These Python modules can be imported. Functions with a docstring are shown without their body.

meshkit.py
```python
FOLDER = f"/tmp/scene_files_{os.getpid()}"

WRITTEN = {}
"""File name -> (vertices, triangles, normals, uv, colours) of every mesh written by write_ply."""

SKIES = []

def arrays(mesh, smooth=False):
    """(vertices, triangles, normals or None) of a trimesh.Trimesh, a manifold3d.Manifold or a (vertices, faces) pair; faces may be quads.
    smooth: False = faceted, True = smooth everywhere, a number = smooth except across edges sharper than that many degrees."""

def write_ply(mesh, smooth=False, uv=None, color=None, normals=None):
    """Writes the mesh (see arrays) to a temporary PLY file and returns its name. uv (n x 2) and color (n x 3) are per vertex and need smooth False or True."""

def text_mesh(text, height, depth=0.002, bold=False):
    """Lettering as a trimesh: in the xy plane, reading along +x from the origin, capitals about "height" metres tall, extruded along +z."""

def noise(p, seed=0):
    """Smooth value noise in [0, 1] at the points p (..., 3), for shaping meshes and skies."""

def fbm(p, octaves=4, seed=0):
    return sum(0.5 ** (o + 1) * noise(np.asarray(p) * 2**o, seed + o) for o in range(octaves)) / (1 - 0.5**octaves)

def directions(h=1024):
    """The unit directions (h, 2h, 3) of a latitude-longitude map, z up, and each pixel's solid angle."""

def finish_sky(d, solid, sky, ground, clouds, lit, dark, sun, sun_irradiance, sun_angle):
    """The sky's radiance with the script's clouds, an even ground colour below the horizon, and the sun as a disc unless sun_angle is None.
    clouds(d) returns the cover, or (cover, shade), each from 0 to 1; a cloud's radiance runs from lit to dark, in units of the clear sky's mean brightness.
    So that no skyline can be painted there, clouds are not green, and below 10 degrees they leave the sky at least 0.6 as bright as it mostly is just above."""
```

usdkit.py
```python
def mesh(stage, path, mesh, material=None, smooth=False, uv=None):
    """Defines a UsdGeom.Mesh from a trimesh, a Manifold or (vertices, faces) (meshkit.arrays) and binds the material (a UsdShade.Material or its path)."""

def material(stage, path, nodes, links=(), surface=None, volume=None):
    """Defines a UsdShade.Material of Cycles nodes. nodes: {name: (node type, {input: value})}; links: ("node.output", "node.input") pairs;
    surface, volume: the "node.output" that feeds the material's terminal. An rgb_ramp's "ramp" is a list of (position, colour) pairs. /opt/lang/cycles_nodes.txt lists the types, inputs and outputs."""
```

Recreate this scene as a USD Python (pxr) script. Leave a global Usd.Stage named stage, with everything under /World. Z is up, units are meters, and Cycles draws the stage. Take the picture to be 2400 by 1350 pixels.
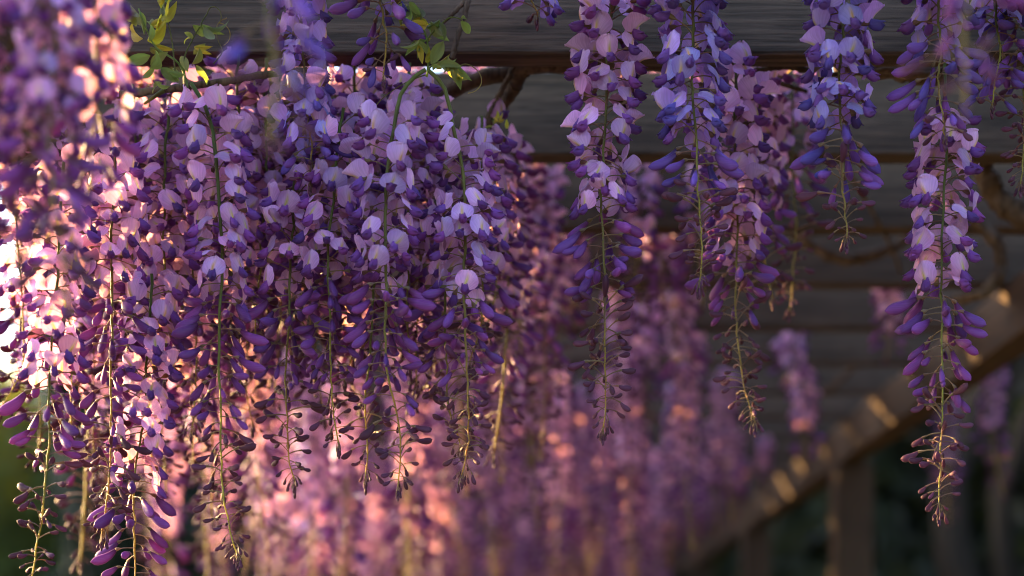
import math, random
import numpy as np
import usdkit, meshkit
from pxr import Usd, UsdGeom, UsdLux, UsdShade, Gf, Sdf, Vt

stage = Usd.Stage.CreateInMemory()
UsdGeom.SetStageUpAxis(stage, 'Z'); UsdGeom.SetStageMetersPerUnit(stage, 1.0)
UsdGeom.Xform.Define(stage, '/World'); UsdGeom.Scope.Define(stage, '/World/Looks')
rng = np.random.default_rng(7); random.seed(7)
PI = math.pi

# ------------------------------------------------------------------ camera, sky, sun, exposure
CAMZ, FPX, HOR = 1.70, 3333.33, 1630.0          # eye height; focal length and horizon row in 2400-wide units
cam = UsdGeom.Camera.Define(stage, '/World/camera')
cam.AddTranslateOp().Set(Gf.Vec3d(0, 0, CAMZ)); cam.AddRotateXOp().Set(90.0)
cam.CreateHorizontalApertureAttr(36.0); cam.CreateFocalLengthAttr(50.0)
cam.CreateVerticalApertureOffsetAttr((HOR - 675) / 2400 * 36.0)
cam.CreateFStopAttr(2.1); cam.CreateFocusDistanceAttr(1.40)
cam.CreateExposureAttr(2.7)
SUN_AZ, SUN_EL = math.radians(-56), math.radians(15)
sd = np.array([math.sin(SUN_AZ) * math.cos(SUN_EL), math.cos(SUN_AZ) * math.cos(SUN_EL), math.sin(SUN_EL)])
usdkit.material(stage, '/World/Looks/sky_look', {
    's': ('sky_texture', {'sky_type': 'single_scattering', 'sun_disc': False, 'sun_elevation': SUN_EL, 'sun_rotation': SUN_AZ, 'aerosol_density': 1.6}),
    'b': ('background_shader', {'strength': 0.12})}, [('s.color', 'b.color')], surface='b.background')
dome = UsdLux.DomeLight.Define(stage, '/World/sky')
UsdShade.MaterialBindingAPI.Apply(dome.GetPrim()).Bind(UsdShade.Material.Get(stage, '/World/Looks/sky_look'))
dome.GetPrim().SetCustomDataByKey('kind', 'structure'); dome.GetPrim().SetCustomDataByKey('label', 'bright warm evening sky beyond the pergola'); dome.GetPrim().SetCustomDataByKey('category', 'sky')
sun = UsdLux.DistantLight.Define(stage, '/World/sun')
sun.CreateIntensityAttr(1.05); sun.CreateAngleAttr(0.5); sun.CreateColorAttr(Gf.Vec3f(1.0, 0.61, 0.22))
sun.GetPrim().CreateAttribute('inputs:normalize', Sdf.ValueTypeNames.Bool).Set(True)
sun.AddTransformOp().Set(Gf.Matrix4d().SetRotate(Gf.Rotation(Gf.Vec3d(0, 0, 1), Gf.Vec3d(*sd))))

# ------------------------------------------------------------------ helpers
def W(px, py, d):
    return np.array([(px - 1200) / FPX * d, d, CAMZ + (HOR - py) / FPX * d])

used = {}
def numbered(path):
    k = used.get(path, 0); used[path] = k + 1
    return path if k == 0 else f'{path}_{k:03d}'

def tag(prim, label=None, cat=None, group=None, kind=None):
    for k, v in (('label', label), ('category', cat), ('group', group), ('kind', kind)):
        if v: prim.SetCustomDataByKey(k, v)
    return prim

def look(name):
    return UsdShade.Material.Get(stage, '/World/Looks/' + name)

def thing(name, label, cat, group=None, loc=None, kind=None):
    x = UsdGeom.Xform.Define(stage, numbered('/World/' + name))
    if loc is not None: x.AddTranslateOp().Set(Gf.Vec3d(*map(float, loc)))
    return tag(x.GetPrim(), label, cat, group, kind)

def part(name, vf, m, parent='/World', smooth=True, uv=None):
    parent = parent if isinstance(parent, str) else str(parent.GetPath())
    return usdkit.mesh(stage, numbered(f'{parent}/{name}'), vf, look(m), smooth=smooth, uv=uv).GetPrim()

def join(ms):
    vs, fs, n = [], [], 0
    for v, f in ms:
        f = np.asarray(f)
        if f.shape[1] == 4: f = np.vstack([f[:, [0, 1, 2]], f[:, [0, 2, 3]]])
        vs.append(np.asarray(v, float)); fs.append(f + n); n += len(v)
    return np.vstack(vs), np.vstack(fs)

def tube(p, r, sides=6, cap=True, squash=None):
    p = np.asarray(p, float); n = len(p); r = np.broadcast_to(np.asarray(r, float), (n,))
    t = np.gradient(p, axis=0); t /= np.linalg.norm(t, axis=1, keepdims=True) + 1e-12
    a = np.cross(t, [0, 1.0, 0]); bad = np.linalg.norm(a, axis=1) < .2
    a[bad] = np.cross(t[bad], [1.0, 0, 0]); a /= np.linalg.norm(a, axis=1, keepdims=True)
    b = np.cross(t, a); an = np.arange(sides) * 2 * PI / sides
    sq = 1.0 if squash is None else squash
    v = (p[:, None] + r[:, None, None] * (np.cos(an)[None, :, None] * a[:, None] + sq * np.sin(an)[None, :, None] * b[:, None])).reshape(-1, 3)
    i, j = np.meshgrid(np.arange(n - 1), np.arange(sides), indexing='ij')
    q = np.stack([i * sides + j, i * sides + (j + 1) % sides, (i + 1) * sides + (j + 1) % sides, (i + 1) * sides + j], -1).reshape(-1, 4)
    f = np.vstack([q[:, [0, 1, 2]], q[:, [0, 2, 3]]])
    if cap:
        k = len(v); v = np.vstack([v, p[0], p[-1]])
        j = np.arange(sides); j2 = (j + 1) % sides; e = (n - 1) * sides
        f = np.vstack([f, np.stack([j2, j, 0 * j + k], 1), np.stack([e + j, e + j2, 0 * j + k + 1], 1)])
    return v, f

def spline(pts, n):
    from scipy.interpolate import PchipInterpolator
    pts = np.asarray(pts, float)
    s = np.r_[0, np.cumsum(np.linalg.norm(np.diff(pts, axis=0), axis=1))]
    return PchipInterpolator(s, pts)(np.linspace(0, s[-1], n))

def rot(axis, a):
    c, s = math.cos(a), math.sin(a)
    if axis == 'z': return np.array([[c, -s, 0], [s, c, 0], [0, 0, 1]])
    if axis == 'y': return np.array([[c, 0, s], [0, 1, 0], [-s, 0, c]])
    return np.array([[1, 0, 0], [0, c, -s], [0, s, c]])

def box(lo, hi, ch=0.0):
    lo, hi = np.array(lo, float), np.array(hi, float)
    if ch == 0:
        import trimesh
        m = trimesh.creation.box(hi - lo); return np.array(m.vertices) + (lo + hi) / 2, np.array(m.faces)
    import manifold3d as mf
    pts = []
    for sx in (0, 1):
        for sy in (0, 1):
            for sz in (0, 1):
                c = np.where([sx, sy, sz], hi, lo); g = np.where([sx, sy, sz], -1, 1) * ch
                for k in range(3):
                    q = c + g; q[k] = c[k]; pts.append(q)
    m = mf.Manifold.hull_points(np.array(pts)).to_mesh()
    return np.array(m.vert_properties[:, :3], float), np.array(m.tri_verts)

# ------------------------------------------------------------------ materials
def petal_look(name, base, thin, patch=False, rough=0.5, trans=0.5, vary=0.32, huev=0.035, ramp=None):
    """petal: a diffuse-glossy face mixed with light that comes through; veins and per-flower variation; optional pale streak on the banner"""
    N = {'uv': ('texture_coordinate', {}), 'sep': ('separate_xyz', {}), 'oi': ('object_info', {}),
         'base': ('color', {'value': base}), 'thin': ('color', {'value': thin}),
         'au': ('math', {'math_type': 'subtract', 'value2': 0.5}), 'av': ('math', {'math_type': 'add', 'value2': 0.25}),
         'ang': ('math', {'math_type': 'divide'}), 'vx': ('combine_xyz', {'z': 0.0}),
         'n': ('noise_texture', {'scale': 1.0, 'detail': 3.0}), 'vn': ('map_range', {'from_min': .3, 'from_max': .7, 'to_min': .80, 'to_max': 1.12}),
         'vs': ('math', {'math_type': 'multiply', 'value2': 26.0}), 'vv': ('math', {'math_type': 'multiply', 'value2': 1.4}),
         'rv': ('map_range', {'to_min': 1 - vary, 'to_max': 1 + vary}), 'rh': ('map_range', {'to_min': .5 - huev, 'to_max': .5 + huev}),
         'val': ('math', {'math_type': 'multiply'}),
         'h1': ('hsv', {}), 'h2': ('hsv', {}), 'wn': ('white_noise_texture', {'dimensions': '1D'}),
         'p': ('principled_bsdf', {'roughness': rough, 'specular_ior_level': 0.2 if name[:3] in ('bud', 'kee', 'tip') else 0.3, 'sheen_weight': 0.06 if name[:3] in ('bud', 'kee', 'tip') else 0.2, 'sheen_roughness': 0.4, 'sheen_tint': (.8, .75, 1)}),
         't': ('translucent_bsdf', {}), 'm': ('mix_closure', {'fac': trans}),
         'bp': ('bump', {'strength': 0.35, 'distance': 0.0006})}
    L = [('uv.UV', 'sep.vector'), ('sep.x', 'au.value1'), ('sep.y', 'av.value1'), ('au.value', 'ang.value1'), ('av.value', 'ang.value2'),
         ('ang.value', 'vs.value1'), ('sep.y', 'vv.value1'), ('vs.value', 'vx.x'), ('vv.value', 'vx.y'), ('oi.random', 'wn.w'), ('wn.value', 'rh.value'),
         ('oi.random', 'rv.value'), ('vx.vector', 'n.vector'), ('n.fac', 'vn.value'), ('vn.result', 'val.value1'), ('rv.result', 'val.value2'),
         ('val.value', 'h1.value'), ('val.value', 'h2.value'), ('rh.result', 'h1.hue'), ('rh.result', 'h2.hue'),
         ('n.fac', 'bp.height'), ('bp.normal', 'p.normal'),
         ('h1.color', 'p.base_color'), ('h2.color', 't.color'), ('p.BSDF', 'm.closure1'), ('t.BSDF', 'm.closure2')]
    b, t = 'base.color', 'thin.color'
    if patch:
        N.update({'ab': ('math', {'math_type': 'absolute'}), 'pu': ('map_range', {'from_min': .010, 'from_max': .105, 'to_min': 1, 'to_max': 0, 'clamp': True}),
                  'pv': ('map_range', {'from_min': .34, 'from_max': .82, 'to_min': 1, 'to_max': 0, 'clamp': True}), 'pm': ('math', {'math_type': 'multiply'}),
                  'pk': ('math', {'math_type': 'multiply', 'value2': 1.0}),
                  'mb': ('mix', {'color2': (.55, .40, .14)}), 'mt': ('mix', {'color2': (.85, .58, .16)}),
                  'gu': ('map_range', {'from_min': .03, 'from_max': .42, 'to_min': .0, 'to_max': .85, 'clamp': True}),
                  'ge': ('mix', {'color2': tuple(np.array(base) * (.72, .60, .92))})})
        L += [('au.value', 'ab.value1'), ('ab.value', 'pu.value'), ('sep.y', 'pv.value'), ('pu.result', 'pm.value1'), ('pv.result', 'pm.value2'), ('pm.value', 'pk.value1'),
              ('pk.value', 'mb.fac'), ('pk.value', 'mt.fac'), ('ab.value', 'gu.value'), ('gu.result', 'ge.fac'), (b, 'ge.color1'), ('ge.color', 'mb.color1'), (t, 'mt.color1')]
        b, t = 'mb.color', 'mt.color'
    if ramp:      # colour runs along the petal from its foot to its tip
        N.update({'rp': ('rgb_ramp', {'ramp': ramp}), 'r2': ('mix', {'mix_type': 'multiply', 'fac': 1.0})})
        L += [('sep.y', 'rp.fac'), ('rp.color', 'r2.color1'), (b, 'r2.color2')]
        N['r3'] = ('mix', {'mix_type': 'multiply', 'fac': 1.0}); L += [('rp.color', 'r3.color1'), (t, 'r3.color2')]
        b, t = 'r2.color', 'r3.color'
    L += [(b, 'h1.color'), (t, 'h2.color')]
    return usdkit.material(stage, '/World/Looks/' + name, N, L, surface='m.closure')

petal_look('banner_pale', (.60, .39, .76), (.88, .44, .56), patch=True, trans=.42)
petal_look('banner_fresh', (.44, .34, .78), (.54, .30, .76), patch=True, trans=.45)
petal_look('keel_pale', (.15, .045, .26), (.42, .12, .40), trans=.3, ramp=[(0, (1.3, 1.3, 1.3)), (1, (.8, .8, .8))])
petal_look('keel_fresh', (.13, .06, .32), (.26, .09, .42), trans=.3, ramp=[(0, (1.2, 1.2, 1.2)), (1, (.8, .8, .8))])
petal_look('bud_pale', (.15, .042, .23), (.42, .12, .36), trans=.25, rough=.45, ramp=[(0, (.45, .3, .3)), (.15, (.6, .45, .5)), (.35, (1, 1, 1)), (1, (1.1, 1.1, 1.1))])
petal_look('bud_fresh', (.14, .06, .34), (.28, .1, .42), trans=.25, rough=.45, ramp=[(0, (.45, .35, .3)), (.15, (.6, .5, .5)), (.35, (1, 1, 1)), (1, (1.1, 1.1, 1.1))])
petal_look('tip_bud', (.085, .026, .06), (.24, .07, .09), trans=.22, rough=.5)
petal_look('stalk', (.16, .10, .075), (.42, .25, .10), trans=.3)
petal_look('stem_green', (.13, .13, .035), (.50, .36, .06), trans=.3, vary=.1, ramp=[(0, (.55, .8, .7)), (.5, (.8, .85, .7)), (.8, (1.7, 1.5, 1.1)), (1, (1.9, 1.6, 1.1))])
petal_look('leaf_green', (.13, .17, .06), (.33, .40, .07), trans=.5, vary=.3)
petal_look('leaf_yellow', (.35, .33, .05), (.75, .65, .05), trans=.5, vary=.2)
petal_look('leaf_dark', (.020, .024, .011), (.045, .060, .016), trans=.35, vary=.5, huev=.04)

def wood_look(name, c1, c2, scale=1.0, axis='x', rough=.75):
    sc = {'x': (3, 90, 90), 'y': (90, 3, 90), 'z': (90, 90, 3)}[axis]
    return usdkit.material(stage, '/World/Looks/' + name, {
        'g': ('geometry', {}), 'oi': ('object_info', {}), 'of': ('vector_math', {'math_type': 'add'}), 'cx': ('combine_xyz', {}), 'om': ('math', {'math_type': 'multiply', 'value2': 40.0}),
        'mp': ('mapping', {'scale': tuple(np.array(sc) * scale)}),
        'n': ('noise_texture', {'scale': 1.0, 'detail': 6.0, 'roughness': .65, 'distortion': .6}),
        'n2': ('noise_texture', {'scale': 5.0, 'detail': 4.0}),
        'mp2': ('mapping', {'scale': tuple(np.array(sc) * scale * 4.0)}), 'n3': ('noise_texture', {'scale': 1.0, 'detail': 3.0}),
        'r': ('rgb_ramp', {'ramp': [(.38, c1), (.62, c2)]}), 'mx': ('mix', {'mix_type': 'multiply', 'fac': .7}), 'rr': ('rgb_ramp', {'ramp': [(.3, (.6, .58, .55)), (.7, (1.15, 1.1, 1.08))]}),
        'cr': ('rgb_ramp', {'ramp': [(.34, (.25, .25, .25)), (.44, (1, 1, 1))]}), 'mc': ('mix', {'mix_type': 'multiply', 'fac': .8}),
        'hm': ('math', {'math_type': 'add'}),
        'b': ('bump', {'strength': .8, 'distance': .002}), 'p': ('principled_bsdf', {'roughness': rough, 'specular_ior_level': .3})},
        [('g.position', 'of.vector1'), ('oi.random', 'om.value1'), ('om.value', 'cx.x'), ('om.value', 'cx.z'), ('cx.vector', 'of.vector2'),
         ('of.vector', 'mp.vector'), ('mp.vector', 'n.vector'), ('of.vector', 'n2.vector'), ('of.vector', 'mp2.vector'), ('mp2.vector', 'n3.vector'),
         ('n.fac', 'r.fac'), ('n2.fac', 'rr.fac'), ('r.color', 'mx.color1'), ('rr.color', 'mx.color2'), ('n3.fac', 'cr.fac'), ('mx.color', 'mc.color1'), ('cr.color', 'mc.color2'),
         ('n.fac', 'hm.value1'), ('n3.fac', 'hm.value2'), ('hm.value', 'b.height'), ('b.normal', 'p.normal'), ('mc.color', 'p.base_color')], surface='p.BSDF')
wood_look('rafter_wood', (.030, .018, .0125), (.092, .060, .044), 1.8)
wood_look('beam_wood', (.034, .018, .010), (.078, .042, .023), 1.5, axis='y')
wood_look('post_wood', (.030, .016, .010), (.062, .036, .021), axis='z')
wood_look('bark', (.045, .028, .02), (.12, .082, .058), axis='z', scale=.7, rough=.9)
def plain(name, c1, c2, scale, rough=.9):
    usdkit.material(stage, '/World/Looks/' + name, {'g': ('geometry', {}), 'n': ('noise_texture', {'scale': scale, 'detail': 6.0}), 'r': ('rgb_ramp', {'ramp': [(.35, c1), (.65, c2)]}),
        'b': ('bump', {'strength': .5, 'distance': .02}), 'p': ('principled_bsdf', {'roughness': rough})},
        [('g.position', 'n.vector'), ('n.fac', 'r.fac'), ('r.color', 'p.base_color'), ('n.fac', 'b.height'), ('b.normal', 'p.normal')], surface='p.BSDF')
plain('lawn', (.03, .045, .014), (.06, .075, .022), 3.0)
wood_look('dark_bark', (.012, .008, .006), (.035, .023, .015), axis='z', scale=.6, rough=.9)
plain('gravel', (.09, .065, .045), (.17, .12, .085), 40.0)

# ------------------------------------------------------------------ flower shapes (class prims, each built once)
stage.CreateClassPrim('/World/prototypes')
PRO = '/World/prototypes/'

def banner_mesh(wid=.0138, hgt=.0205, back=.35, fold=.25, droop=0.0, twist=0.0, seed=0, nu=11, nv=11):
    """the upright rounded petal: narrow claw at the foot, wide rounded blade, centre groove, edges folding back"""
    v_, u_ = np.meshgrid(np.linspace(0, 1, nv), np.linspace(-1, 1, nu), indexing='ij')
    v_ = .5 - .5 * np.cos(PI * v_) * (.55 + .45 * np.abs(np.cos(PI * v_)))
    prof = np.where(v_ > .32, np.sqrt(np.maximum(1 - ((v_ - .32) / .682) ** 2.2, 0)), np.sqrt(np.maximum(1 - ((.32 - v_) / .335) ** 2.4, .02)))
    y = u_ * prof * wid
    z = (v_ * 1.0 - .06 * (np.abs(u_) < .2) * (v_ > .96) - .10 * (1 - v_) * 0 - .14 * np.exp(-(v_ / .25) ** 2) * np.abs(u_) * 1.3) * hgt
    x = -fold * wid * np.abs(u_) ** 1.6 * prof + .0016 * np.exp(-(u_ / .22) ** 2) * (1 - v_) - back * hgt * v_ ** 2
    r = np.random.default_rng(seed)
    x += .0014 * np.sin(3 * u_ + 5 * v_ + r.uniform(0, 6)) * v_ + .0010 * np.sin(9 * u_ * v_ + r.uniform(0, 6)) * np.abs(u_) + .0005 * np.sin(17 * u_ + 4 * v_ + r.uniform(0, 6)) * v_
    z += .0012 * np.sin(4.3 * u_ + r.uniform(0, 6)) * v_; y += .0009 * np.sin(6 * v_ + r.uniform(0, 6)) * v_
    P = np.stack([x, y, z], -1).reshape(-1, 3)
    P = P @ rot('y', droop).T @ rot('x', twist).T
    i, j = np.meshgrid(np.arange(nv - 1), np.arange(nu - 1), indexing='ij'); a = i * nu + j
    f = np.stack([a, a + 1, a + nu + 1, a + nu], -1).reshape(-1, 4)
    uv = np.stack([(u_ * prof + 1) / 2, v_], -1).reshape(-1, 2)
    return P, np.vstack([f[:, [0, 1, 2]], f[:, [0, 2, 3]]]), uv

def body_mesh(path, rad, sides=8, squash=.8):
    path = np.asarray(path, float); n = len(path)
    v, f = tube(path, rad, sides, True, squash)
    t = np.repeat(np.linspace(0, 1, n), sides); uv = np.stack([np.tile(np.arange(sides) / sides, n) * .999, t], 1)
    return v, f, np.vstack([uv, [[.5, 0], [.5, 1]]])

def keel_mesh(open_=0.4, seed=0):
    """wings and keel: a folded boat that juts forward and down, with a wing lobe to each side"""
    s = np.linspace(0, 1, 8); L = .0165
    path = np.stack([L * (.25 * s + .45 * s ** 2), 0 * s, L * (-.95 * s + .35 * s ** 2)], 1)
    rad = .0052 * np.interp(s, [0, .15, .4, .7, .9, 1], [.35, .8, 1.0, .95, .55, .08])
    v, f, uv = body_mesh(path, rad, 8, 1.0)
    out = [(v, f)]; uvs = [uv]
    for sg in (-1, 1):
        n = 5; vv, uu = np.meshgrid(np.linspace(0, 1, n), np.linspace(-1, 1, n), indexing='ij')
        w = np.interp(vv, [0, .2, .6, .9, 1], [.2, .7, 1, .6, .1])
        px = np.stack([np.interp(vv, s, path[:, 0]) + uu * w * .0048, 0 * vv + sg * (.0035 + open_ * .005 * vv), np.interp(vv, s, path[:, 2]) * 1.05 + .002], -1)
        px[..., 1] += -sg * .0018 * uu ** 2
        i, j = np.meshgrid(np.arange(n - 1), np.arange(n - 1), indexing='ij'); a = i * n + j
        q = np.stack([a, a + 1, a + n + 1, a + n], -1).reshape(-1, 4)
        out.append((px.reshape(-1, 3), q)); uvs.append(np.stack([(uu + 1) / 2, vv], -1).reshape(-1, 2))
    v, f = join(out)
    return v, f, np.vstack(uvs)

PED = .026
def stalk_mesh(length=PED, r=.00055, cal=.0028, sag=.002):
    s = np.linspace(0, 1, 8)
    path = np.stack([length * s, 0 * s, sag * np.sin(s * PI)], 1)
    rad = np.interp(s, [0, .72, .84, 1], [r * 1.2, r, cal * .75, cal])
    return body_mesh(path, rad, 5, 1.0)

def off(m, o): return m[0] + np.asarray(o), m[1], m[2]

BAN = [dict(back=.25, fold=.20, droop=-.10), dict(back=.40, fold=.35, droop=.10, twist=.15), dict(back=.15, fold=.15, droop=-.25, twist=-.12),
       dict(back=.45, fold=.80, droop=.55, wid=.0135), dict(back=.30, fold=1.05, droop=.85, wid=.013, hgt=.021), dict(back=.55, fold=.5, droop=-.35, twist=.2, wid=.0118), dict(back=.2, fold=.45, droop=.3, twist=-.35, wid=.0145, hgt=.019), dict(back=-.25, fold=1.3, droop=.95, twist=.3, wid=.012)]
shapes = {}
def flower_class(kind, i):
    key = f'flower_{kind}_{"abcdefgh"[i]}'
    p = PRO + key; UsdGeom.Xform.Define(stage, p)
    sh = lambda m, q: (m[0] * q, m[1], m[2])
    b = off(sh(banner_mesh(seed=i, **BAN[i]), .86), (PED + .001, 0, -.0005)); k = off(sh(keel_mesh(.25 + .12 * (i % 4), i), .9), (PED + .001, 0, .0005)); st = stalk_mesh(sag=.001 + .001 * (i % 3))
    part('banner', b[:2], 'banner_' + kind, p, True, b[2]); part('keel', k[:2], 'keel_' + kind, p, True, k[2]); part('stalk', st[:2], 'stalk', p, True, st[2])
    shapes[key] = dict(banner=b, keel=k, stalk=st)
def bud_shape(L, R, bend, stem_len):
    s = np.linspace(0, 1, 10)
    a = -.70 + bend * s                                  # heading: droops, then lifts towards the tip
    dx, dz = np.cos(a), np.sin(a)
    path = np.stack([np.r_[0, np.cumsum(dx[:-1])], 0 * s, np.r_[0, np.cumsum(dz[:-1])]], 1) * L / 9
    rad = R * np.interp(s, [0, .1, .3, .6, .82, .94, 1], [.30, .52, .75, 1.0, .88, .52, .06])
    b = off(body_mesh(path, rad, 8, .72), (stem_len, 0, 0)); st = stalk_mesh(stem_len, cal=R * .42, sag=.001)
    return b, st
BUDS = [(.029, .0056, .60), (.026, .0052, .45), (.031, .0055, .80), (.022, .0045, .3)]
TIPS = [(.0135, .0030, .9), (.0105, .0027, .7), (.0160, .0034, .8)]
def bud_class(kind, i):
    key = f'bud_{kind}_{"abcd"[i]}'; p = PRO + key; UsdGeom.Xform.Define(stage, p)
    b, st = bud_shape(*(TIPS[i] if kind == 'tip' else BUDS[i]), .021 if kind != 'tip' else .013 + .003 * i)
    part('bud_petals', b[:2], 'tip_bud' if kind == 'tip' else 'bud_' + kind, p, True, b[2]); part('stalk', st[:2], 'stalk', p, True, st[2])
    shapes[key] = dict(bud=b, stalk=st)
for kind in ('pale', 'fresh'):
    for i in range(8): flower_class(kind, i)
    for i in range(4): bud_class(kind, i)
for i in range(3): bud_class('tip', i)

# ------------------------------------------------------------------ a raceme: where each flower and bud sits
def raceme_plan(path, s_open0, s_open1, s_bud, kind, r, dens=1.0, scale=1.0, aged=.35, gap=None):
    """path: world polyline from top to tip. Returns [(class key, 3x3 rotation*scale, position)] ; s_* are lengths along the path."""
    seg = np.r_[0, np.cumsum(np.linalg.norm(np.diff(path, axis=0), axis=1))]; tot = seg[-1]
    at = lambda s: np.array([np.interp(s, seg, path[:, k]) for k in range(3)])
    out, s, az = [], s_open0, r.uniform(0, 2 * PI)
    while s < tot - .001:
        az += 2.399963 + r.normal(0, .25)
        if s < s_open1:
            step = .0033 / dens; f = (s - s_open0) / max(s_open1 - s_open0, 1e-6)
            i = int(r.choice([3, 4, 7, 6])) if r.random() < aged * (1.25 - f) ** 2 else int(r.choice([0, 1, 2, 5, 6]))
            key, sc = f'flower_{kind}_{"abcdefgh"[i]}', scale * r.uniform(.88, 1.08) * (1.0 - .12 * f)
            tilt = math.radians(r.normal(16 - 22 * f, 12))
        elif s < s_bud:
            f = (s - s_open1) / max(s_bud - s_open1, 1e-6); step = (.0036 + .0008 * f) / dens
            i = int(r.choice([0, 1, 2] if f < .6 else [1, 3, 3]))
            key, sc = f'bud_{kind}_{"abcd"[i]}', scale * r.uniform(.85, 1.08) * (1.0 - .28 * f)
            tilt = math.radians(r.normal(-10 + 6 * f, 15))
        else:
            f = (s - s_bud) / max(tot - s_bud, 1e-6); step = (.0033 - .0020 * f ** 2) / dens
            key, sc = f'bud_tip_{"abc"[int(r.integers(3))]}', scale * r.uniform(.75, 1.2) * (1.15 - .65 * f ** 1.5)
            tilt = math.radians(r.normal(14 - 75 * max(f - .8, 0) / .2, 24))
        if math.cos(az + PI / 2) > .86 and r.random() < .5: s += step * .5; continue     # the stem shows between the flowers
        M = rot('z', az) @ rot('y', -tilt) @ rot('x', r.normal(0, .22)) * sc
        out.append((key, M, at(s)))
        s += step * r.uniform(.75, 1.25)
    for k in range(7):      # the closed end of the raceme: a small spindle of overlapping scales
        out.append(('bud_tip_b', rot('z', k * 2.4) @ rot('y', math.radians(70 + 2 * k)) * (.42 + .02 * k) * scale, at(tot - .006 + .0012 * k)))
    return out

def place(prim_path, cls, M, pos):
    x = UsdGeom.Xform.Define(stage, prim_path)
    m = np.eye(4); m[:3, :3] = M.T; m[3, :3] = pos
    x.AddTransformOp().Set(Gf.Matrix4d(m.tolist()))
    x.GetPrim().GetReferences().AddInternalReference(PRO + cls); x.GetPrim().SetInstanceable(True)

def stem_mesh(path, r0=.0016, r1=.0007, sides=6, r=rng):
    n = len(path); q = np.array(path); q[1:-1, :2] += r.normal(0, .0006, (n - 2, 2))
    v, f = tube(q, np.linspace(r0, r1, n), sides)
    return v, f, np.vstack([np.stack([np.tile(np.arange(sides) / sides, n), np.repeat(np.linspace(0, 1, n), sides)], 1), [[.5, 0], [.5, 1]]])

def raceme(label, pts, o0, o1, b1, d, kind='pale', group=None, seed=0, dens=1.0, scale=1.0, aged=.35, name='wisteria_raceme', n_arch=False):
    """pts: image points of the stem (2400-wide), all near depth d; o0, o1, b1: image rows where open flowers start and end and the big buds end"""
    r = np.random.default_rng(1000 + seed)
    pts = [p if len(p) == 3 else (*p, d) for p in pts]
    path = spline([W(*p) for p in pts], 36)
    ph = r.uniform(0, 6, 4); q = np.linspace(0, 1, 36); path[:, 0] += .0034 * q * np.sin(7 * q + ph[0]) + .001 * np.sin(17 * q + ph[1]); path[:, 1] += .003 * np.sin(6 * q + ph[2])
    rows = HOR - (path[:, 2] - CAMZ) * FPX / path[:, 1]
    seg = np.r_[0, np.cumsum(np.linalg.norm(np.diff(path, axis=0), axis=1))]
    S = lambda row: float(np.interp(row, rows, seg))
    base = path[0].copy()
    t = thing(name, label, 'flower cluster', group, base)
    sm = stem_mesh(path - base, .0021 if n_arch else .0016, .0007, r=r); part('stem', sm[:2], 'stem_green', t, True, sm[2])
    for key, M, p in raceme_plan(path - base, S(o0), S(o1), S(b1), kind, r, dens, scale, aged):
        place(numbered(f'{t.GetPath()}/' + ('flower' if key.startswith('flower') else 'bud')), key, M, p)
    return t

# ------------------------------------------------------------------ ground and pergola
def sheet(name, x0, x1, y0, y1, z, m, label, cat):
    p = part(name, (np.array([[x0, y0, z], [x1, y0, z], [x1, y1, z], [x0, y1, z]]), np.array([[0, 1, 2], [0, 2, 3]])), m, smooth=False)
    tag(p, label, cat, kind='structure')
sheet('lawn', -400, 400, -400, 400, 0, 'lawn', 'green lawn around the pergola', 'lawn')
sheet('gravel_path', -.9, 1.2, -6, 9, .004, 'gravel', 'pale gravel path under the pergola', 'path')

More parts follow.
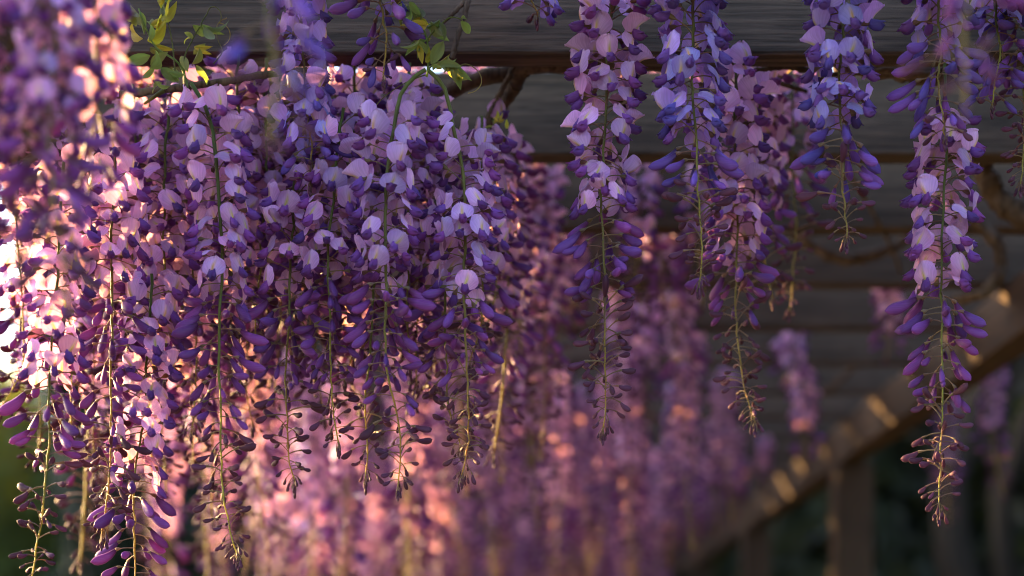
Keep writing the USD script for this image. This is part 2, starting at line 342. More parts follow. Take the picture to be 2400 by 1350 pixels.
RB, RH, RT, D1, SP = 2.377, .104, .034, 1.50, .28     # rafter underside height, depth of section, thickness, first distance, spacing
pg = thing('pergola', 'weathered brown timber pergola of closely set rafters carrying the wisteria', 'pergola', loc=(0, 0, 0))
NR = 22
for k in range(-1, NR):
    y = D1 + k * SP; e = rng.uniform(-.012, .012, 2)
    part('rafter', box((-.64 + e[0], y, RB), (1.0 + e[1], y + RT, RB + RH), .0025), 'rafter_wood', pg, False)
yend = D1 + (NR - 1) * SP + .2
part('side_beam', box((.81, 1.36, RB - .099), (.87, yend, RB - .0015), .003), 'beam_wood', pg, False)
part('side_beam', box((-.56, 1.36, RB - .099), (-.50, yend, RB - .0015), .003), 'beam_wood', pg, False)
for x, ys in ((.80, (1.42, 3.5, 4.9, 6.3, 7.4)), (-.575, (5.4, 7.4))):
    for y in ys:
        part('post', box((x, y, 0), (x + .09, y + .09, RB - .101), .004), 'post_wood', pg, False)

# ------------------------------------------------------------------ vines
def vine(label, pts, r0, r1, d=1.6, name='vine_branch', m='bark', bump=.08, group=None, sides=9):
    p = spline([W(*q) if len(q) == 3 else W(*q, d) for q in pts], 40)
    rr = np.linspace(r0, r1, 40) * (1 + bump * rng.normal(0, 1, 40))
    p[1:-1] += rng.normal(0, r0 * .12, (38, 3))
    return tag(part(name, tube(p, rr, sides), m), label, 'vine', group)

vine('thin grey branch running just under the front rafter at left, behind the yellow-green shoot', [(280, 222), (420, 205), (520, 192), (640, 172), (720, 165)], .0040, .0034, 1.455)
vine('thick brown vine slanting up under the front rafter behind the two arching stems', [(640, 330, 1.72), (800, 300, 1.68), (1000, 240, 1.62), (1120, 185, 1.60), (1280, 155, 1.60), (1500, 165, 1.62)], .0105, .008)
vine('dark vine dropping steeply from the front rafter beside the bare second rafter', [(1230, 150, 1.60), (1205, 200, 1.62), (1150, 290, 1.66), (1090, 370, 1.7)], .010, .006)
vine('slender brown stem crossing in front of the second rafter with a yellow bud beside it', [(1215, 140, 1.56), (1190, 185, 1.56), (1150, 260, 1.56), (1125, 310, 1.57)], .0034, .0024)
vine('thin brown stem climbing diagonally across the face of the front rafter', [(1105, -40), (1090, 30), (1072, 90), (1058, 140)], .0036, .0028, 1.475)
vine('short twig joining the brown stem on the front rafter from the left', [(1040, 50), (1065, 28), (1098, -10)], .0022, .0026, 1.475)
vine('thin grey branch passing behind the long raceme and ending under the front rafter', [(1500, 158, 1.57), (1650, 168, 1.57), (1780, 190, 1.57), (1890, 215, 1.60)], .0040, .0022)
vine('curved brown vine sagging below the third rafter at right', [(1840, 500, 2.2), (1900, 575, 2.2), (1990, 608, 2.2), (2070, 590, 2.2), (2170, 520, 2.2)], .0095, .008)
vine('thick dark vine looping down at the right edge below the second rafter', [(2300, 380, 1.85), (2330, 450, 1.85), (2390, 505, 1.85), (2480, 530, 1.85)], .014, .013)
vine('second dark vine under the looping vine at the right edge', [(2180, 430, 2.0), (2260, 490, 2.0), (2350, 610, 2.0), (2300, 690, 2.0), (2240, 700, 2.05)], .010, .008)
vine('brown vine lying along the rafters above the violet racemes at upper right', [(1960, 140, 1.58), (2100, 165, 1.6), (2250, 175, 1.62), (2420, 160, 1.62)], .012, .010)
vine('thin twisting vine under the front rafter between the round-bannered and short violet racemes', [(1680, 150, 1.55), (1760, 166, 1.555), (1850, 158, 1.55), (1950, 176, 1.56), (2080, 162, 1.56)], .0034, .0026, bump=.15)
vine('thin vine twisting along under the front rafter towards the right edge', [(2060, 158, 1.57), (2150, 176, 1.56), (2260, 160, 1.57), (2420, 178, 1.57)], .0045, .0035, bump=.15)
vine('loose thin vine hanging between the second and fourth rafters at right', [(1990, 400, 1.95), (2030, 470, 2.0), (2080, 560, 2.1), (2110, 640, 2.25)], .0035, .0025, bump=.15)
vine('pale bare twig in the dark gap under the farthest visible rafter', [(1930, 925, 3.0), (1990, 870, 3.0), (2060, 800, 2.9)], .0065, .004)

# ------------------------------------------------------------------ leafy shoots
def leaflet(L=.020, wd=.006, fold=.4, curl=.5):
    nv, nu = 7, 5
    v_, u_ = np.meshgrid(np.linspace(0, 1, nv), np.linspace(-1, 1, nu), indexing='ij')
    pr = np.interp(v_, [0, .15, .4, .7, .9, 1], [.08, .62, 1, .72, .3, .02])
    a = curl * v_
    x = L * np.sin(a * 1.0 + 1e-6) / max(curl, 1e-3) if curl > .02 else L * v_
    z = -L * (1 - np.cos(a)) / max(curl, 1e-3) + fold * wd * np.abs(u_) * pr
    P = np.stack([x, u_ * pr * wd, z], -1).reshape(-1, 3)
    i, j = np.meshgrid(np.arange(nv - 1), np.arange(nu - 1), indexing='ij'); q = i * nu + j
    return P, np.stack([q, q + 1, q + nu + 1, q + nu], -1).reshape(-1, 4), np.stack([(u_ + 1) / 2, v_], -1).reshape(-1, 2)

def shoot(label, pts, leaves, d, m='leaf_green', r0=.0013, extra=()):
    """pts: main stalk; leaves: (x, y, heading in degrees in the picture, length in picture px, look)"""
    base = W(*pts[0], d); t = thing('leafy_shoot', label, 'shoot', loc=base)
    for i, q in enumerate((pts, *extra)):
        p = spline([W(*k, d) for k in q], 16) - base
        v, f = tube(p, np.linspace(r0, r0 * .6, 16) * (1 if i == 0 else .7), 5)
        part('stem' if i == 0 else 'side_stem', (v, f), 'leaf_green', t, True, np.stack([np.linspace(0, 1, len(v))] * 2, 1))
    more = [(x + rng.normal(0, 9), y + rng.normal(0, 9), a + rng.normal(0, 30), ln * rng.uniform(.6, .95), mm if rng.random() < .5 else 'leaf_green') for (x, y, a, ln, mm) in leaves]
    for (x, y, ang, ln, mm) in [*leaves, *more]:
        L = ln * d / FPX; P, f, uv = leaflet(L, L * rng.uniform(.13, .24), rng.uniform(.3, 1.6), rng.uniform(.3, 1.3))
        R = rot('y', -math.radians(ang)) @ rot('z', rng.normal(0, .35)) @ rot('x', PI / 2 * rng.choice([-1, 1]) + rng.normal(0, .6))
        part('leaflet', (P @ R.T + W(x, y, d + rng.normal(0, .006)) - base, f), mm, t, True, uv)
G_, Y_ = 'leaf_green', 'leaf_yellow'
shoot('yellow-green young shoot standing on the thin branch at upper left', [(440, 205), (420, 150), (365, 110), (340, 60), (325, 20)],
      [(352, 130, 200, 70, G_), (335, 90, 150, 60, Y_), (345, 95, 40, 70, Y_), (365, 78, 70, 62, Y_), (330, 60, 120, 60, G_), (322, 30, 250, 70, G_), (380, 50, 60, 65, Y_), (396, 55, 95, 62, Y_),
       (385, 20, 100, 55, G_), (362, 105, -20, 48, Y_), (350, 160, 30, 60, G_), (378, 20, 70, 45, Y_), (440, 170, 110, 62, G_), (450, 150, 40, 56, G_), (462, 160, -40, 50, G_), (420, 190, 150, 60, G_), (380, 195, 180, 60, G_),
       (455, 110, -20, 46, Y_), (450, 90, 160, 36, Y_), (470, 58, -30, 60, G_), (478, 62, -60, 66, G_), (352, 60, 30, 36, Y_)], 1.42,
      extra=[[(440, 205), (432, 140), (450, 95), (472, 58)], [(410, 170), (405, 110), (396, 60), (385, 10)]])
shoot('pale green shoot with folded leaflets at the node where two green stems arch out', [(1000, 180), (1005, 130), (1000, 90), (985, 50), (960, 10)],
      [(955, 12, 230, 60, G_), (955, 12, 260, 64, G_), (962, 12, 285, 66, G_), (970, 14, 310, 58, G_), (1000, 60, 200, 66, Y_), (1005, 55, -30, 62, G_), (1010, 50, -60, 66, G_), (1000, 95, 195, 64, G_), (985, 90, 220, 55, G_),
       (1010, 150, 60, 66, G_), (1015, 155, 25, 50, Y_), (1030, 150, -10, 56, G_), (1045, 150, -35, 66, G_), (1060, 155, -45, 60, G_), (1060, 150, -70, 62, G_), (1080, 50, -40, 46, G_), (1000, 130, 120, 52, G_), (990, 150, 100, 60, Y_), (985, 130, 70, 50, G_)], 1.40,
      extra=[[(1003, 165), (1030, 145), (1060, 150), (1085, 165)], [(1000, 95), (1030, 60), (1060, 40), (1085, 48)]])
shoot('small yellow bud shoot glowing beside the slender stem on the second rafter', [(1128, 305), (1145, 300), (1165, 288)],
      [(1160, 292, 80, 26, Y_), (1168, 285, 60, 24, Y_), (1170, 280, 100, 22, Y_), (1158, 300, 150, 26, G_), (1150, 300, 200, 22, G_)], 1.53)

def tendril(label, pts, d, r0=.0007, curl=0):
    p = spline([W(*q, d) for q in pts], 60); q = np.linspace(0, 1, 60)
    if curl: p[:, 0] += .006 * np.sin(q * curl) * q; p[:, 2] += .005 * np.cos(q * curl) * q
    v, f = tube(p, np.linspace(r0, r0 * .45, 60), 5)
    tag(part('tendril', (v, f), 'stem_green', smooth=True, uv=np.stack([np.linspace(0, 1, len(v))] * 2, 1)), label, 'tendril')
tendril('wiry green tendril curling out of the yellow-green shoot over the front rafter', [(470, 60), (500, 20), (520, 50), (528, 95)], 1.42, curl=16)
tendril('wiry tendril looping right from the leafy node under the front rafter', [(1040, 170), (1090, 150), (1120, 190), (1105, 230)], 1.41, curl=12)
tendril('thin green runner slanting down left from the leafy node', [(1000, 175), (940, 200), (880, 250), (860, 300)], 1.43)
tendril('short olive twig hanging under the thin grey branch at left', [(385, 212), (360, 228), (338, 244)], 1.45, r0=.0028)
tendril('fine shoot with a loose curl on the front rafter near the blurred petals', [(500, 150), (520, 110), (510, 60), (525, 30)], 1.46, curl=9)

# ------------------------------------------------------------------ racemes in and near focus
FRONT = [
 ('long pale pink raceme at the left edge, its bare golden tip reaching the bottom corner', [(150, 380), (134, 690), (108, 1000), (95, 1180), (75, 1345), (62, 1430)], 430, 900, 1080, 1.36, 'pale'),
 ('pale raceme with a straight dark green stem and bud fringe, second from the left edge', [(268, 300), (264, 500), (259, 850), (253, 1180), (246, 1258)], 400, 690, 990, 1.40, 'pale'),
 ('short pale raceme ending high, between the second straight stem and the arching one', [(398, 250), (385, 560), (386, 885)], 300, 690, 850, 1.46, 'pale'),
 ('long raceme with a bent golden tip, hanging from the yellow-green shoot', [(445, 195), (470, 235), (505, 340), (522, 600), (518, 900), (512, 1080), (530, 1230), (550, 1305)], 260, 700, 1000, 1.385, 'pale'),
 ('low pale raceme running out of the bottom edge right of the leftmost one', [(352, 640), (342, 860), (330, 1050), (320, 1200), (317, 1420)], 680, 1130, 1400, 1.42, 'pale'),
 ('rosy raceme with wide bud fringe left of the middle of the curtain', [(690, 380), (680, 700), (675, 950), (668, 1060), (684, 1128)], 430, 690, 930, 1.43, 'pale'),
 ('rosy raceme with dark bud tip between two longer racemes in the curtain', [(805, 250), (785, 420), (775, 600), (770, 860), (775, 980), (788, 1042)], 290, 630, 880, 1.41, 'pale'),
 ('raceme on the left one of two green stems arching from the leafy node', [(1000, 165), (965, 190), (930, 255), (908, 380), (905, 700), (915, 880), (932, 1000), (925, 1142)], 285, 660, 950, 1.37, 'pale'),
 ('thin bud raceme half hidden behind the left arching raceme', [(885, 480), (872, 800), (860, 950), (848, 1118)], 500, 690, 900, 1.45, 'pale'),
 ('raceme on the right one of two green stems arching from the leafy node', [(1003, 165), (1040, 205), (1066, 310), (1085, 420), (1092, 600), (1097, 850), (1098, 1030), (1074, 1114)], 330, 690, 870, 1.39, 'pale'),
 ('narrow bud raceme just left of the right arching raceme', [(1040, 480), (1050, 860), (1055, 960), (1074, 1055)], 500, 700, 850, 1.44, 'pale'),
 ('tall single raceme with bluish top hanging alone before both rafters', [(1455, -30), (1425, 90), (1420, 250), (1415, 500), (1413, 800), (1412, 950), (1405, 1008)], 25, 500, 700, 1.40, 'pale'),
 ('lilac raceme with round open banners to the right of the tall single one', [(1618, -90), (1625, 150), (1632, 350), (1637, 560), (1634, 665)], -70, 320, 440, 1.38, 'fresh'),
 ('pale pink raceme with a hooked tip behind the lilac round-bannered one', [(1722, 150), (1722, 300), (1725, 600), (1728, 750), (1745, 880), (1777, 992)], 190, 610, 715, 1.49, 'pale'),
 ('soft-focus lilac raceme hanging lower behind, left of the short violet one', [(1850, 130), (1862, 400), (1860, 550), (1848, 730)], 150, 390, 500, 1.70, 'pale'),
 ('short violet raceme with dark bud cluster against the bare rafters', [(1972, -70), (1972, 200), (1972, 400), (1979, 560)], -60, 290, 440, 1.37, 'fresh'),
 ('long solitary raceme at the right with dangling plum buds', [(2225, 20), (2215, 250), (2210, 600), (2208, 800), (2205, 1000), (2194, 1198)], 310, 670, 930, 1.41, 'pale'),
 ('deep violet raceme at the top right over the long solitary one', [(2200, -120), (2203, 150), (2214, 320)], -110, 90, 290, 1.36, 'fresh'),
 ('deep violet raceme in the top right corner', [(2335, -140), (2338, 100), (2328, 250)], -130, 60, 235, 1.41, 'fresh'),
 ('raceme of small dark buds cut by the right edge', [(2405, -100), (2402, 300), (2385, 430)], -100, -20, 200, 1.42, 'fresh'),
 ('violet raceme of drooping buds at the top, left of the leafy node', [(875, -160), (893, 20), (907, 185)], -140, 5, 150, 1.38, 'fresh'),
 ('lilac raceme before the front rafter left of the drooping violet buds', [(705, -120), (710, 100), (718, 300), (728, 430)], -100, 330, 400, 1.40, 'fresh'),
 ('few lilac blossoms hanging into the top edge over the bare front rafter', [(1246, -160), (1250, -20), (1255, 40)], -140, 30, 34, 1.42, 'fresh'),
]
for n, (lab, pts, o0, o1, b1, d, kind) in enumerate(FRONT):
    raceme(lab, pts, o0, o1, b1, d, kind, seed=n, dens=.75 if n in (8, 10, 22) else 1.2 if n in (11, 12, 13, 15, 16, 17, 18, 19) else 1.0, aged=.8 if n in (7, 9, 11) else .35, scale=1.12 if n in (11, 12, 13, 15, 16, 17) else 1.03, n_arch=n in (3, 7, 9))
# blurred ones nearer than the focus
raceme('big blurred raceme filling the top left corner', [(135, -330), (120, 100), (130, 420), (150, 600), (162, 710)], -300, 300, 560, 1.0, 'pale', seed=60, dens=1.2)
raceme('blurred raceme hanging at the very left edge of the top corner', [(20, -300), (35, 100), (30, 420), (40, 600)], -280, 330, 500, 1.04, 'pale', seed=64)
raceme('second blurred raceme overlapping the big one in the top left corner', [(215, -200), (225, 100), (215, 420)], -200, 240, 400, 1.10, 'pale', seed=61)
raceme('blurred near raceme tip with an amber stem left of top centre', [(612, -220), (625, 20), (640, 200), (655, 325)], -220, -60, 150, .88, 'fresh', seed=62, dens=.7)
raceme('blurred near raceme tip with an amber stem at top right', [(2262, -300), (2268, 0), (2270, 120), (2262, 235)], -300, -80, 130, .90, 'pale', seed=63, dens=.6)
# the rest of the crowded curtain, behind those in focus
NICK = [(75, 'the leftmost golden-tipped raceme'), (260, 'the straight dark-stemmed raceme'), (388, 'the short pale raceme'), (515, 'the bent-tipped raceme under the yellow-green shoot'), (678, 'the rosy raceme with wide bud fringe'),
        (775, 'the raceme with a dark bud tip'), (905, 'the left arching raceme'), (1092, 'the right arching raceme'), (1725, 'the hooked-tip raceme')]
said = {}
def behind(x, ye, d):
    k = min(NICK, key=lambda q: abs(q[0] - x)); side = 'left of' if x < k[0] - 25 else 'right of' if x > k[0] + 25 else 'straight behind'
    lab = f'{"soft rosy" if d > 1.56 else "crisp rosy"} raceme {side} {k[1]}, {"ending low" if ye > 930 else "ending midway" if ye > 720 else "ending high"}'
    said[lab] = said.get(lab, 0) + 1
    return lab if said[lab] == 1 else lab.replace('raceme', 'deeper raceme', 1)
fr = np.random.default_rng(21)
for (x, yt, yo, yb, ye, d) in [(40, 330, 720, 830, 960, 1.52), (90, 420, 900, 980, 1080, 1.62), (170, 300, 700, 860, 1000, 1.50), (215, 430, 900, 1000, 1120, 1.6), (320, 260, 690, 820, 960, 1.52), (330, 420, 880, 1000, 1100, 1.7),
        (440, 230, 700, 860, 1010, 1.50), (455, 380, 880, 990, 1080, 1.62), (560, 190, 620, 780, 900, 1.50), (590, 260, 760, 900, 1000, 1.58), (620, 200, 560, 690, 800, 1.5), (650, 240, 700, 820, 930, 1.66),
        (740, 210, 600, 760, 880, 1.51), (745, 300, 760, 880, 980, 1.6), (830, 200, 620, 780, 890, 1.52), (840, 330, 780, 880, 960, 1.64), (960, 210, 640, 760, 860, 1.49), (985, 300, 740, 860, 950, 1.6), (1000, 260, 600, 760, 900, 1.54),
        (1130, 330, 640, 740, 850, 1.50), (1160, 320, 560, 680, 780, 1.58), (330, 170, 420, 500, 560, 1.6), (560, 165, 420, 520, 600, 1.64), (860, 170, 480, 600, 680, 1.6), (700, 170, 500, 620, 700, 1.62),
        (1780, 160, 480, 600, 700, 1.60)]:
    raceme(behind(x, ye, d), [(x + fr.normal(0, 6), yt - 60), (x, (yt + yo) / 2), (x + fr.normal(0, 12), yb), (x + fr.normal(0, 20), ye)], yt, yo, yb, d, 'pale', 'racemes crowded in the curtain', seed=100 + int(x + yt), aged=.5)
for (x, yt, yo, yb, ye, d) in [(-190, -100, 500, 700, 900, 1.12), (-120, -200, 400, 600, 800, 1.02), (-150, -260, 330, 520, 700, .94), (-230, -200, 600, 760, 900, 1.1), (-310, -200, 500, 700, 850, 1.12), (-430, -200, 600, 700, 850, 1.15), (-560, -200, 550, 700, 850, 1.18), (-120, -260, 200, 420, 640, 1.06)]:
    raceme('pale raceme just outside the left edge where the curtain goes on', [(x, yt - 60), (x, (yt + yo) / 2), (x + 8, yb), (x + 4, ye)], yt, yo, yb, d, 'pale', 'racemes beyond the left edge', seed=300 + int(x + yt), aged=.5)
# farther single ones that can still be told apart
raceme('blurred lilac raceme with an amber tip hanging below the second rafter at centre', [(1268, 330), (1272, 600), (1275, 900), (1276, 1062)], 405, 760, 860, 1.98, 'pale', seed=200)
raceme('blurred lilac raceme behind the tall single one, below the second rafter', [(1335, 330), (1340, 600), (1345, 760)], 400, 640, 720, 2.25, 'pale', seed=201)
raceme('blurred rosy raceme right of the tall single raceme in the background', [(1545, 380), (1550, 560), (1552, 700)], 400, 600, 680, 2.1, 'pale', seed=202)
raceme('blurred rosy raceme lower right of the tall single raceme in the background', [(1590, 600), (1595, 760), (1592, 900)], 650, 820, 880, 2.5, 'pale', seed=203)
raceme('blurred lilac raceme hanging before the long timber beam at right', [(2082, 560), (2085, 700), (2083, 840)], 600, 760, 820, 2.4, 'pale', seed=204)
raceme('blurred violet raceme hanging alone before the dark gap at lower right', [(1880, 800), (1885, 950), (1890, 1085)], 850, 1010, 1060, 3.0, 'pale', seed=205)
raceme('blurred violet raceme just left of the one before the dark gap', [(1852, 740), (1856, 820), (1850, 905)], 770, 860, 890, 2.85, 'pale', seed=206)

for j, (x, yo, y1, yb, ye, d, lab) in enumerate([
    (1222, 400, 640, 720, 830, 1.85, 'blurred lilac raceme touching the right flank of the curtain below the second rafter'),
    (1312, 410, 700, 800, 900, 2.12, 'blurred rosy raceme between the amber-tipped one and the tall single one'),
    (1495, 400, 560, 640, 740, 2.0, 'blurred violet raceme just right of the buds of the tall single raceme'),
    (1575, 400, 620, 700, 790, 2.3, 'blurred violet raceme below the second rafter, under the round-bannered raceme'),
    (1640, 430, 560, 640, 720, 2.0, 'blurred violet raceme behind the stem of the hooked-tip raceme'),
    (1510, 660, 850, 930, 1010, 2.6, 'blurred pale raceme low in the gap between the tall single and hooked-tip racemes'),
    (1620, 660, 830, 900, 980, 2.75, 'blurred pale raceme low behind the hooked-tip raceme'),
    (1450, 560, 800, 880, 980, 2.45, 'blurred violet raceme behind the bud tip of the tall single raceme'),
    (1250, 560, 850, 960, 1080, 2.35, 'blurred violet raceme low at the right flank of the curtain'),
    (1170, 620, 900, 1010, 1120, 2.2, 'blurred rosy raceme showing under the right arching raceme')]):
    raceme(lab, [(x - 4, yo - 60), (x + 3, (yo + y1) / 2), (x, yb), (x + 4, ye)], yo, y1, yb, d, 'pale', seed=220 + j)

# ------------------------------------------------------------------ far racemes: four shapes, placed under the rafters
def far_class(i):
    r = np.random.default_rng(500 + i); p = PRO + f'far_raceme_{"abcd"[i]}'; UsdGeom.Xform.Define(stage, p)
    L = .46; path = spline([(0, 0, 0), (r.normal(0, .008), r.normal(0, .008), -L * .5), (r.normal(0, .02), r.normal(0, .02), -L)], 24)
    groups = {}
    for key, M, pos in raceme_plan(path, .02, L * .58, L * .78, 'pale', r, dens=.9, scale=1.05):
        for nm, (v, f, uv) in shapes[key].items():
            m = 'tip_bud' if key.startswith('bud_tip') and nm == 'bud' else {'banner': 'banner_pale', 'keel': 'keel_pale', 'bud': 'bud_pale', 'stalk': 'stalk'}[nm]
            groups.setdefault((nm if m != 'tip_bud' else 'tip_buds', m), []).append((v @ M.T + pos, f, uv))
    sm = stem_mesh(path, .0022, .0012); part('stem', sm[:2], 'stem_green', p, True, sm[2])
    for (nm, m), L_ in groups.items():
        v, f = join([(a, b) for a, b, c in L_])
        tag(part({'banner': 'banners', 'keel': 'keels', 'bud': 'buds', 'stalk': 'stalks', 'tip_buds': 'tip_buds'}[nm], (v, f), m, p, True, np.vstack([c for a, b, c in L_])), kind='stuff')
for i in range(4): far_class(i)
def far(x, y, top, length, label, group):
    q = UsdGeom.Xform.Define(stage, numbered('/World/distant_raceme'))
    q.AddTranslateOp().Set(Gf.Vec3d(x, y, top)); q.AddRotateZOp().Set(float(fr.uniform(0, 360))); s = length / .46
    q.AddScaleOp().Set(Gf.Vec3f(min(1.1, .55 + .5 * s), min(1.1, .55 + .5 * s), s))
    q.GetPrim().GetReferences().AddInternalReference(PRO + 'far_raceme_' + 'abcd'[int(fr.integers(4))]); q.GetPrim().SetInstanceable(True)
    tag(q.GetPrim(), label, 'flower cluster', group)
def zone(px, y):
    where = 'behind the left edge of the curtain' if px < 420 else 'behind the middle of the curtain' if px < 800 else 'behind the two arching racemes' if px < 1180 else 'below the tall single raceme' if px < 1500 else 'below the hooked-tip raceme'
    row = 'nearest' if y < 2.8 else 'middle' if y < 4.6 else 'farthest'
    col = 'sunlit pink' if px < 800 else 'violet'
    return f'blurred {col} raceme {where}, in the {row} rows', f'{col} racemes {where}, {row} rows'
for x in np.arange(-.2, .62, .06):
    far(x + fr.uniform(-.02, .02), D1 + SP + .1 + fr.uniform(0, .25), RB + RH + .17, .2, 'pink blossom heads showing in the slit over the second rafter', 'blossoms lying on the rafters')
for k in range(1, 21):
    y = D1 + k * SP - .06
    for x in np.arange(-.66, .74, .10):
        xx, yy = x + fr.uniform(-.05, .05), y + fr.uniform(-.09, .09)
        px = 1200 + xx / yy * FPX
        if xx > .1 and yy < 2.6: continue                 # the bare rafters at right stay open
        if px > 1820 or (px > 1230 and yy < 2.3): continue
        if fr.random() < (.25 if xx < .1 else .12): continue
        top, length = RB - fr.uniform(0, .06), fr.uniform(.32, .52) + (.06 if px < 1000 else 0)
        if px > 1560:                                       # kept short beside the side beam, which stays in view below them
            length = min(length, top - (CAMZ + (HOR - (640 + .84 * (2400 - px))) / FPX * yy))
            if length < .12: continue
        far(xx, yy, top, length,
            *zone(px, yy))

for (x, y, l, lab) in [(.955, 2.80, .30, 'violet raceme hanging beyond the side beam, right of the long solitary raceme'), (.965, 2.36, .26, 'violet raceme at the right edge under the end of a rafter'), (.955, 3.1, .32, 'violet raceme beyond the side beam, seen just under its lower edge')]:
    far(x, y, RB + .02, l, lab, None)

# ------------------------------------------------------------------ trees and hedge beyond
def leaf_cloud(centers, radii, n, size, r, hollow=.55):
    c = r.integers(len(centers), size=n); dirs = r.normal(size=(n, 3)); dirs /= np.linalg.norm(dirs, axis=1, keepdims=True)
    rad = np.asarray(radii)[c] * (hollow + (1 - hollow) * r.random(n) ** .6)[:, None]
    P = np.asarray(centers)[c] + dirs * rad
    a = r.normal(size=(n, 3)); a /= np.linalg.norm(a, axis=1, keepdims=True); b = np.cross(a, r.normal(size=(n, 3))); b /= np.linalg.norm(b, axis=1, keepdims=True)
    s = size * r.uniform(.6, 1.3, (n, 1))
    v = np.stack([P - a * s, P + b * s * .45, P + a * s, P - b * s * .45], 1).reshape(-1, 3)
    i = np.arange(n)[:, None] * 4
    return v, np.vstack([i + [0, 1, 2], i + [0, 2, 3]])
def tree(label, x, y, h, w, n, seed, trunk_h=None, m='leaf_dark', size=.14, name='tree', group=None):
    r = np.random.default_rng(seed); t = thing(name, label, 'tree' if name == 'tree' else 'shrub', group, (x, y, 0))
    th = trunk_h if trunk_h is not None else h * .3
    part('trunk', tube(spline([(0, 0, -.1), (r.normal(0, .1), r.normal(0, .1), th), (r.normal(0, .25), r.normal(0, .25), h * .8)], 12), np.linspace(.05 * h * .5, .02, 12), 8), 'bark', t)
    k = 16; cs = np.stack([r.normal(0, w * .45, k), r.normal(0, w * .45, k), r.uniform(th, h * .88, k)], 1)
    rd = np.stack([r.uniform(.35, .6, k) * w] * 2 + [r.uniform(.16, .28, k) * (h - th)], 1)
    v, f = leaf_cloud(cs, rd, n, size, r); v[:, 2] = np.maximum(v[:, 2], .02)
    uv = np.tile([[.5, 0], [1, .5], [.5, 1], [0, .5]], (n, 1))
    import trimesh
    ico = trimesh.creation.icosphere(2)
    inner = [(ico.vertices * q * .72 + c + r.normal(0, .05, ico.vertices.shape), ico.faces) for c, q in zip(cs, rd)]
    iv, jf = join([(v, f)] + inner); iv[:, 2] = np.maximum(iv[:, 2], .02)
    part('crown', (iv, jf), m, t, False, np.vstack([uv, np.full((len(iv) - len(uv), 2), .5)]))
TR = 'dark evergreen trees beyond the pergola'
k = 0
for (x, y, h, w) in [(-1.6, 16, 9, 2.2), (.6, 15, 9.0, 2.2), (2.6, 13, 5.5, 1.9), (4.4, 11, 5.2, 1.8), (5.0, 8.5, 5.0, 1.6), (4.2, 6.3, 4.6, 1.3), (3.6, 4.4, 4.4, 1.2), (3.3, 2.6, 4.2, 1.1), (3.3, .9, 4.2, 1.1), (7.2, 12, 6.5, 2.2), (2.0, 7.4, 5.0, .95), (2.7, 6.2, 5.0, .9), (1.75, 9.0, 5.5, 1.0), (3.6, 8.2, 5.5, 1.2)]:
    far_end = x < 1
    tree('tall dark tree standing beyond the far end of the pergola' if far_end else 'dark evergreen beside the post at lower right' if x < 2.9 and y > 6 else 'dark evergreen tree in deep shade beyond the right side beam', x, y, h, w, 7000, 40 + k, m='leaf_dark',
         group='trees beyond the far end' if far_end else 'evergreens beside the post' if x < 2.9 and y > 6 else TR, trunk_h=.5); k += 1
for (x, y, w, lab) in [(1.62, 5.2, .07, 'dark bare trunk standing close behind the post at lower right'), (1.95, 5.6, .05, 'thin dark trunk right of the one behind the post')]:
    t = thing('bare_trunk', lab, 'tree', loc=(x, y, 0))
    part('trunk', tube(spline([(0, 0, -.1), (.16, .02, 1.6), (-.02, .05, 2.4), (.22, 0, 3.2), (.1, 0, 4.2)], 16), np.linspace(w * 1.5, w * .5, 16), 9), 'dark_bark', t)
    part('limb', tube(spline([(-.03, .04, 2.5), (.25, .02, 2.9), (.45, .0, 3.6)], 10), np.linspace(w * .5, w * .25, 10), 7), 'dark_bark', t)
tree('green garden shrub out in the sun at lower left', -4.6, 12.0, 4.3, 1.3, 7000, 71, trunk_h=.3, m='leaf_green', size=.09, name='shrub')
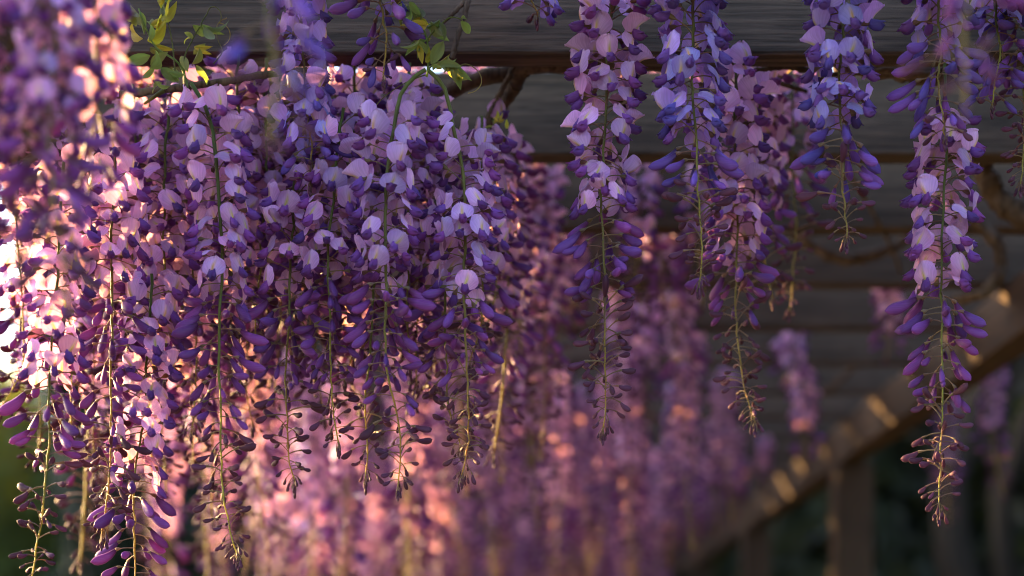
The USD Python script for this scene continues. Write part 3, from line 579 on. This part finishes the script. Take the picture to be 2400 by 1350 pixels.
tree('darker green shrub behind the pink racemes at lower left', -2.4, 10.8, 6.8, 1.1, 8000, 72, trunk_h=.3, m='leaf_dark', size=.09, name='shrub')
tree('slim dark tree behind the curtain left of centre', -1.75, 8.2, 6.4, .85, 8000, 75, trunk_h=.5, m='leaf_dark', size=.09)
tree('tall loose tree at the far left against the bright sky', -5.9, 10.2, 6.4, 1.3, 8000, 73, trunk_h=1.0, m='leaf_green', size=.12)

hg = thing('hedge', 'clipped green hedge closing the garden at lower left', 'hedge', loc=(-6, 13.5, 0))
r = np.random.default_rng(77); n = 16000
P = np.stack([r.uniform(-5.2, 5.2, n), r.uniform(-.5, .5, n), r.uniform(.05, 4.3, n)], 1); P[:, 2] += .25 * meshkit.noise(P * [1.2, 1.2, 0], 3); P[:, 1] = np.sign(P[:, 1]) * np.abs(P[:, 1]) ** .4 * .75
v, f = leaf_cloud(P, np.full((n, 3), .05), n, .10, r); v[:, 2] = np.maximum(v[:, 2], .02)
bv, bf = box((-5.15, -.55, .02), (5.15, .55, 4.1), .15)
part('foliage', join([(v, f), (bv, bf)]), 'leaf_green', hg, False, np.vstack([np.tile([[.5, 0], [1, .5], [.5, 1], [0, .5]], (n, 1)), np.full((len(bv), 2), .5)]))
for k in range(5):
    part('stem', tube([(-4 + 2 * k, 0, -.1), (-4 + 2 * k + .05, .02, 1.2)], [.05, .03], 7), 'bark', hg)

# ------------------------------------------------------------------ leaves on top of the rafters
r = np.random.default_rng(90); n = 14000
P = np.stack([r.uniform(-.75, 1.15, n), r.uniform(1.45, 7.6, n), RB + RH + .03 + r.random(n) ** 1.4 * .34], 1)
P = P[meshkit.noise(P * [3.2, 3.2, 1.5], 5) > .66 + .10 * np.clip((P[:, 0] - .0) / .3, 0, 1)]; n = len(P)
v, f = leaf_cloud(P, np.full((n, 3), .01), n, .045, r)
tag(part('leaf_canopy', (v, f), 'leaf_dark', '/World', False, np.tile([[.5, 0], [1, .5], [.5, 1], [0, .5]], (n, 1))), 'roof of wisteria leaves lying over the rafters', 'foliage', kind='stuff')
